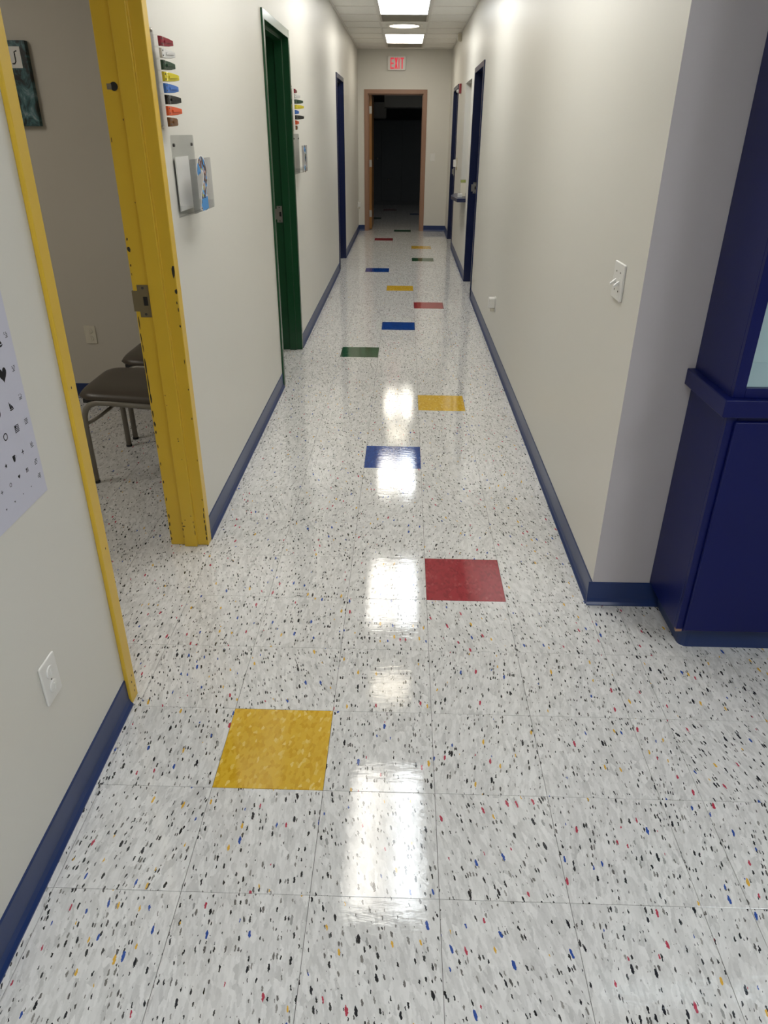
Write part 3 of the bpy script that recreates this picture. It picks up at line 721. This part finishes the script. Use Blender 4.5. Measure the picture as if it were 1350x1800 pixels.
# ------------------------------------------------------------------ signal flags
FL = [('f_red', 'dark red', 24), ('f_clear', 'clear', 25), ('f_green', 'dark green', 23), ('f_yellow', 'yellow', 28), ('f_blue', 'blue', 25), ('f_black', 'black', 28), ('f_orange', 'orange', 27), ('f_brown', 'brown', 18)]
def flag_strip(y0, label, angles):
    root = empty('signal_flag_strip', (XL, y0, 1.585), label=label, cat='signal flags', group='exam room signal flags')
    MB().prism(plate_poly(y0-.018, y0+.030, 1.588, 1.884, .010), XL, XL+.0025, 'x').build('back_plate', 'acrylic3', root)
    for z_ in (1.598, 1.876): MB().lathe([(.005, 0), (.005, .006), (.003, .008)], (XL, y0+.002, z_), 'x', 12).build('screw', 'steel', root)
    for k, ((mt, cn, _), ang) in enumerate(zip(FL, angles)):
        zc = 1.8475-k*.0332
        # hinge yoke
        h = MB().prism([(XL+.004, zc-.0158), (XL+.022, zc-.0158), (XL+.022, zc-.0148), (XL+.0065, zc-.0148), (XL+.0065, zc+.0148), (XL+.022, zc+.0148), (XL+.022, zc+.0158), (XL+.004, zc+.0158)], y0-.006, y0+.016, 'y')
        h.build('hinge_bracket', 'acrylic3', root)
        a = math.radians(ang); hx, hy = XL+.020, y0+.008
        dx, dy = math.sin(a), math.cos(a); nx, ny = math.cos(a), -math.sin(a)
        def pt(l, t_, z_): return (hx+dx*l+nx*t_, hy+dy*l+ny*t_, z_)
        Ln = .088 if k != 7 else .066
        prof = [(0, .0145, .011), (.012, .0145, .011), (.026, .0142, .006), (.06, .0118, .004), (Ln, .0075, .003)]
        mb = MB(); vs_ = []
        for l, hz, t_ in prof: vs_ += [pt(l, 0, zc-hz), pt(l, t_, zc-hz*.94), pt(l, t_, zc+hz*.94), pt(l, 0, zc+hz)]
        fs = [(0, 1, 2, 3), tuple(len(prof)*4-4+i for i in (3, 2, 1, 0))]
        for i in range(len(prof)-1):
            for j in range(4): fs.append((i*4+j, i*4+(j+1) % 4, i*4+4+(j+1) % 4, i*4+4+j))
        mb.add(vs_, fs)
        fo = mb.build('flag', mt, root, bevel=.0015); fo['label'] = cn+' signal flag'
        # moulded rib and rivets
        rb = MB(); rb.add([pt(.03, .005, zc-.004), pt(Ln-.012, .0038, zc-.002), pt(Ln-.012, .0038, zc+.002), pt(.03, .005, zc+.004), pt(.03, .0085, zc-.003), pt(Ln-.012, .0062, zc-.0012), pt(Ln-.012, .0062, zc+.0012), pt(.03, .0085, zc+.003)], [(0,1,2,3),(4,5,6,7),(0,1,5,4),(1,2,6,5),(2,3,7,6),(3,0,4,7)])
        rb.build('rib', mt, fo)
        for dz in (-.007, .007):
            c0, c1 = Vector(pt(.006, .0105, zc+dz)), Vector(pt(.006, .0122, zc+dz))
            MB().tube([c0, c1], .0022, 8).build('rivet', 'slot', fo)
flag_strip(1.380, 'strip of eight coloured signal flags beside the yellow door frame', [16, 18, 15, 22, 17, 21, 20, 15])
flag_strip(4.568, 'strip of eight coloured signal flags beside the green door frame', [6, 22, 38, 42, 12, 40, 10, 6])

# ------------------------------------------------------------------ acrylic chart holders
def outline(ch_):
    """stroke paths of a rounded numeral in a unit box (u right, v up)"""
    if ch_ == 2:
        p = [(-.34, .26)]+[(.36*math.cos(math.radians(a)), .22+.28*math.sin(math.radians(a))) for a in range(165, -40, -15)]+[(.1, -.14), (-.12, -.3), (-.32, -.46), (0, -.46), (.36, -.44)]
    else:
        p = [(.30*math.cos(math.radians(a))-.02, .24+.24*math.sin(math.radians(a))) for a in range(160, -90, -20)]+[(.02, -.0)]+[(.34*math.cos(math.radians(a))-.02, -.24+.26*math.sin(math.radians(a))) for a in range(80, -170, -20)]
    return p
def ribbon(mb, pts, w_, x, thick, uc, vc, su, sv):
    P = [Vector((uc+u*su, vc+v*sv)) for u, v in pts]; L_ = []; R_ = []
    for i, q in enumerate(P):
        d = (P[min(i+1, len(P)-1)]-P[max(i-1, 0)]).normalized(); n = Vector((-d.y, d.x))
        L_.append(q+n*w_); R_.append(q-n*w_)
    n = len(P); vs_ = [(x, a.x, a.y) for a in L_]+[(x, a.x, a.y) for a in R_]+[(x+thick, a.x, a.y) for a in L_]+[(x+thick, a.x, a.y) for a in R_]
    fs = []
    for i in range(n-1): fs += [(i, i+1, n+i+1, n+i), (2*n+i, 3*n+i, 3*n+i+1, 2*n+i+1), (i, 2*n+i, 2*n+i+1, i+1), (n+i, n+i+1, 3*n+i+1, 3*n+i)]
    fs += [(0, n, 3*n, 2*n), (n-1, 3*n-1, 4*n-1, 2*n-1)]
    mb.add(vs_, fs); return mb
def holder(y0, label, num, paper):
    y1 = y0+.300; xf_ = XL+.060
    root = empty('chart_holder', (XL, (y0+y1)/2, 1.30), label=label, cat='file holder', group='acrylic chart holders')
    MB().prism(plate_poly(y0, y1, 1.305, 1.575, .008), XL+.001, XL+.004, 'x').build('back_plate', 'acrylic', root)
    MB().prism([(XL+.001, 1.303), (XL+.060, 1.318), (XL+.060, 1.322), (XL+.001, 1.307)], y0, y1, 'y').build('bottom', 'acrylic', root)
    fp = MB().prism(plate_poly(y0, y1, 1.318, 1.498, .006), xf_, xf_+.003, 'x').build('front_plate', 'acrylic2', root)
    for yy in (y0, y1-.003): box(XL+.004, xf_, yy, yy+.003, 1.318, 1.345).build('side_gusset', 'acrylic', root)
    for yy in (y0+.03, y1-.03): MB().lathe([(.0055, 0), (.0055, .006), (.003, .0075)], (XL, yy, 1.543), 'x', 12).build('screw', 'slot', root)
    uc, vc = (y0+y1)/2+.0, 1.408
    wb = ribbon(MB(), outline(num), .028, xf_+.0032, .0006, uc, vc, .13, .148).build('sticker_border', 'white', fp)
    ribbon(MB(), outline(num), .023, xf_+.0039, .0005, uc, vc, .13, .148).build('sticker', 'sticker', fp)
    o_ = outline(num)
    ribbon(MB(), o_[:4], .021, xf_+.0045, .0004, uc, vc, .13, .148).build('sticker_blue', 'stickerblue', fp)
    ribbon(MB(), o_[-3:], .021, xf_+.0045, .0004, uc, vc, .13, .148).build('sticker_blue', 'stickerblue', fp)
    return root
holder(1.462, 'clear acrylic chart holder with blue number 2 sticker beside the yellow frame', 2, True)
holder(4.572, 'clear acrylic chart holder with white edged sticker beside the green frame', 3, False)
pp = box(XL+.006, XL+.010, 1.470, 1.640, 1.325, 1.505).build('paper_sheet', 'white', None, (XL+.008, 1.55, 1.325))
tag(pp, 'white paper sheet standing inside the nearer acrylic chart holder', 'paper')

# ------------------------------------------------------------------ exam room: canvas and chairs
root = empty('canvas_picture', (-1.86, 3.2, 1.606), label='dark teal printed canvas on the exam room wall', cat='picture')
box(-2.16, -1.565, 3.165, 3.2, 1.606, 2.013).build('canvas', 'canvas', root, bevel=.003)
box(-1.665, -1.600, 3.1644, 3.166, 1.885, 1.985).build('white_patch', 'white', root)
ribbon_pts = [(-1.652, 1.905), (-1.640, 1.905), (-1.632, 1.915), (-1.632, 1.960), (-1.618, 1.965)]
MB().tube([(a[0], 3.1642, a[1]) for a in ribbon_pts], .003, 6).build('dark_stroke', 'ink', root)

def bend(p, q, r, n=6):
    return p
def chair(yc, label):
    """side chair facing -x, back to the corridor wall"""
    root = empty('side_chair', (-.80, yc, 0), label=label, cat='chair', group='exam room side chairs')
    hw = .24; R_ = .0145
    for sgn in (-1, 1):
        y = yc+sgn*hw
        leg = [(-1.045, y, .004), (-1.047, y, .30), (-1.043, y, .355), (-1.030, y, .392), (-1.006, y, .415), (-.972, y, .426), (-.90, y, .424), (-.64, y, .405)]
        MB().tube(leg, R_, 12).build('front_leg', 'tube', root, smooth=True)
        back = [(-.500, y, .004), (-.575, y, .30), (-.600, y, .42), (-.585, y, .52), (-.545, y, .70), (-.525, y, .80)]
        MB().tube(back, R_, 12).build('back_leg', 'tube', root, smooth=True)
        for x_ in (-1.045, -.500): MB().lathe([(.0165, 0), (.0165, .012)], (x_, y, 0), 'z', 14).build('foot_cap', 'rubber', root)
    br = []
    for k in range(13):
        t_ = k/12; br.append((-1.043+.10*math.sin(math.pi*t_), yc-hw+2*hw*t_, .315+.055*math.sin(math.pi*t_)**1.4))
    MB().tube(br, .0085, 8).build('stretcher', 'tube', root, smooth=True)
    # upholstered seat: rounded front edge
    n = 18; top = []; mb = MB(); rings = []
    for t_ in (0, .012, .035, .07, .11, .16, .25, .4, .6, .8, .95, 1):
        x_ = -1.068+.475*t_; e_ = math.sqrt(max(0, 1-max(0, 1-t_/.16)**2)); b_e = math.sqrt(max(0, 1-max(0, (t_-.9)/.1)**2))
        zb_ = .450-.020*t_; hwid = .25-.045*(max(0, .16-t_)/.16)**2
        rings.append((x_, hwid, zb_+.002+.018*e_*(.35+.65*b_e), zb_))
    vs_ = []; m_ = 13
    for x_, hwid, zt, zb_ in rings:
        for j in range(m_):
            s_ = -1+2*j/(m_-1); e = 1-abs(s_)**6
            vs_.append((x_, yc+hwid*s_, zb_+(zt-zb_)*e+.012*e))
        for j in range(m_-1, -1, -1):
            s_ = -1+2*j/(m_-1); vs_.append((x_+.006, yc+hwid*.97*s_, zb_-.012))
    q = 2*m_; fs = [tuple(range(q)), tuple(range(len(vs_)-q, len(vs_)))]
    for i in range(len(rings)-1):
        for j in range(q): fs.append((i*q+j, i*q+(j+1) % q, i*q+q+(j+1) % q, i*q+q+j))
    mb.add(vs_, fs); s = mb.build('seat', 'seat', root, smooth=True)
    box(-1.040, -.60, yc-.232, yc+.232, .422, .440).build('seat_pan', 'rubber', root)
    # backrest pad
    bk = MB(); vs_ = []; n2 = 11
    for (x_, z_) in ((-.592, .58), (-.578, .64), (-.560, .72), (-.545, .80), (-.540, .83)):
        for j in range(n2):
            s_ = -1+2*j/(n2-1); vs_.append((x_-.022+.03*s_*s_, yc+.235*s_, z_))
        for j in range(n2-1, -1, -1):
            s_ = -1+2*j/(n2-1); vs_.append((x_+.012+.02*s_*s_, yc+.235*s_, z_))
    q = 2*n2; fs = [tuple(range(q)), tuple(range(4*q, 5*q))]
    for i in range(4):
        for j in range(q): fs.append((i*q+j, i*q+(j+1) % q, i*q+q+(j+1) % q, i*q+q+j))
    bk.add(vs_, fs); bk.build('backrest', 'seat', root, smooth=True)
chair(2.135, 'brown vinyl side chair nearer the yellow doorway')
chair(2.725, 'brown vinyl side chair farther back by the exam room wall')

# ------------------------------------------------------------------ right wall fittings near the end
sh = MB().prism([(XR+.07, WIN[0]-.01), (XR-.105, WIN[0]-.04), (XR-.155, WIN[0]+.42), (XR-.135, WIN[0]+.62), (XR-.08, WIN[0]+.86), (XR+.07, WIN[1])], .845, .885)
s = sh.build('reception_shelf', 'navy', None, (XR, 8.6, .845), bevel=.003)
tag(s, 'navy angled shelf under the reception window', 'shelf')
root = empty('leaflet_holder', (XR-.02, 8.42, .885), label='clear stand with pale green topped leaflet on the navy shelf', cat='leaflet stand')
MB().prism([(8.418, .890), (8.421, .890), (8.471, 1.085), (8.468, 1.085)], XR-.052, XR+.018, 'x').build('back_panel', 'acrylic', root)
MB().prism([(8.4145, .890), (8.4165, .890), (8.4640, 1.075), (8.4620, 1.075)], XR-.049, XR+.015, 'x').build('leaflet', 'ivory', root)
MB().prism([(8.4525, 1.045), (8.4535, 1.045), (8.4610, 1.075), (8.4600, 1.075)], XR-.049, XR+.015, 'x').build('leaflet_band', 'f_olive', root)
box(XR-.072, XR+.022, 8.400, 8.480, .885, .890).build('base', 'acrylic', root)
bx = MB().box(XR-.085, XR-.03, 8.30, 8.36, .885, .925).build('card_box', 'white', None, (XR-.06, 8.33, .885), bevel=.003)
tag(bx, 'small white box on the near end of the navy shelf', 'box')
root = empty('wall_intercom', (XR, 10.15, 1.12), label='white handset unit on a tan plate by the far right door', cat='intercom')
box(XR-.006, XR, 10.06, 10.22, 1.12, 1.275).build('back_plate', 'tanplastic', root, bevel=.002)
box(XR-.050, XR-.006, 10.09, 10.18, 1.155, 1.250).build('handset', 'white', root, bevel=.006)
root = empty('fire_alarm', (XR, 9.98, 2.06), label='red fire alarm with clear strobe high on the right wall', cat='fire alarm')
box(XR-.030, XR, 9.915, 10.045, 2.065, 2.180).build('housing', 'redplastic', root, bevel=.004)
MB().lathe([(.024, 0), (.024, -.014), (.016, -.030), (.004, -.034)], (XR-.030, 9.98, 2.093), 'x', 18).build('strobe_lens', 'strobe', root, smooth=True)
root = empty('motion_sensor', (XR, 10.45, 2.70), label='small beige sensor box high on the right wall at the ceiling', cat='sensor')
box(XR-.055, XR, 10.38, 10.47, 2.705, 2.795).build('housing', 'ivory', root, bevel=.006)
box(XR-.058, XR-.054, 10.39, 10.46, 2.712, 2.745).build('sensor_window', 'white', root)

# ------------------------------------------------------------------ unlit room beyond the end door
root = empty('wall_box', (-.15, DY, 1.88), label='pale box on the upper wall of the dark room', cat='wall box')
MB().prism(plate_poly(-.30, .01, 1.88, 2.23, .03), DY-.14, DY-.002, 'y').build('housing', 'white', root, bevel=.01)
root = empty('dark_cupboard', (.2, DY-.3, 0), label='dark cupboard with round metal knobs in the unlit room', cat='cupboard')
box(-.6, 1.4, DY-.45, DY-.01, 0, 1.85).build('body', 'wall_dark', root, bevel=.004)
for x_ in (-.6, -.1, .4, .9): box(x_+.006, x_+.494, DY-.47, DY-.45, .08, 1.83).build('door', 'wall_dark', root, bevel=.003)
for x_, z_ in ((-.19, 1.03), (.085, .573)): MB().lathe([(.008, 0), (.008, -.02), (.022, -.028), (.024, -.04), (.012, -.05)], (x_, DY-.47, z_), 'y', 16).build('knob', 'steel', root, smooth=True)

# ------------------------------------------------------------------ blue display cabinet
CX, CF, CB = 1.443, .620, YA-.003
CR = 2.75
root = empty('display_cabinet', ((CX+CR)/2, CB, 0), label='dark blue display cabinet with glass upper case in the alcove', cat='cabinet')
MB().box(CX, CR, CF+.018, CB, .100, .872).build('lower_body', 'cab', root, bevel=.002)
# face frame of the lower body
ff = MB(); ff.box(CX, CX+.030, CF, CF+.018, .100, .872).box(CX+.030, CR, CF, CF+.018, .852, .872).box(CX+.030, CR, CF, CF+.018, .100, .112).box(2.06, 2.10, CF, CF+.018, .112, .852)
ff.build('face_frame', 'cab', root, bevel=.0015)
for x0, x1 in ((CX+.022, 2.075), (2.085, CR-.02)): box(x0, x1, CF-.012, CF-.0005, .108, .856).build('door', 'cab', root, bevel=.004)
# ledge moulding
box(CX-.025, CR, CF-.022, CB, .872, .925).build('ledge', 'cab', root, bevel=.003)
# toe kick
tk = MB(); pr = [(CX+.045, CB), (CX+.045, CF+.09)]
for k in range(5):
    a = math.radians(180+22.5*k); pr.append((CX+.075+.03*math.cos(a), CF+.075+.03*math.sin(a)))
pr += [(CR, CF+.045), (CR, CB)]
MB().prism(pr, 0, .100).build('toe_kick', 'base', root)
box(CX-.0008, CX+.020, CF-.0008, CF+.010, .0992, .109).build('worn_corner', 'tan', root)
# upper case
UZ = 2.25
uc_ = MB(); uc_.box(CX, CX+.018, CF+.018, CB, .925, UZ); uc_.box(CR-.018, CR, CF+.018, CB, .925, UZ); uc_.box(CX+.018, CR-.018, CF+.018, CB, UZ-.02, UZ)
uc_.build('upper_case', 'cab', root, bevel=.0015)
li = MB(); li.box(CX+.0185, CR-.0185, CB-.012, CB-.002, .926, UZ-.021); li.box(CX+.0185, CR-.0185, CF+.02, CB-.013, .926, .950); li.box(CX+.0185, CX+.024, CF+.02, CB-.013, .951, UZ-.021)
li.build('case_lining', 'white2', root)
uf = MB(); uf.box(CX, CX+.033, CF, CF+.018, .925, UZ).box(CX+.033, CR, CF, CF+.018, .925, .954).box(CX+.033, CR, CF, CF+.018, UZ-.06, UZ).box(2.07, 2.11, CF, CF+.018, .954, UZ-.06).box(CR-.04, CR, CF, CF+.018, .954, UZ-.06)
uf.build('upper_face_frame', 'cab', root, bevel=.0015)
box(CX+.028, CR-.03, CF+.019, CF+.022, .951, UZ-.05).build('glass_pane', 'glass', root)
MB().tube([(CX+.1, CF+.10, UZ-.045), (CR-.1, CF+.10, UZ-.045)], .014, 10).build('case_lamp', 'casetube', root)
cord = MB().tube([(CX+.055+.012*math.sin(k*.55), CB-.02-.004*k, 1.30-.026*k) for k in range(14)], .0035, 6).build('lamp_cord', 'inkgrey', root, smooth=True)
print('tiles', count)
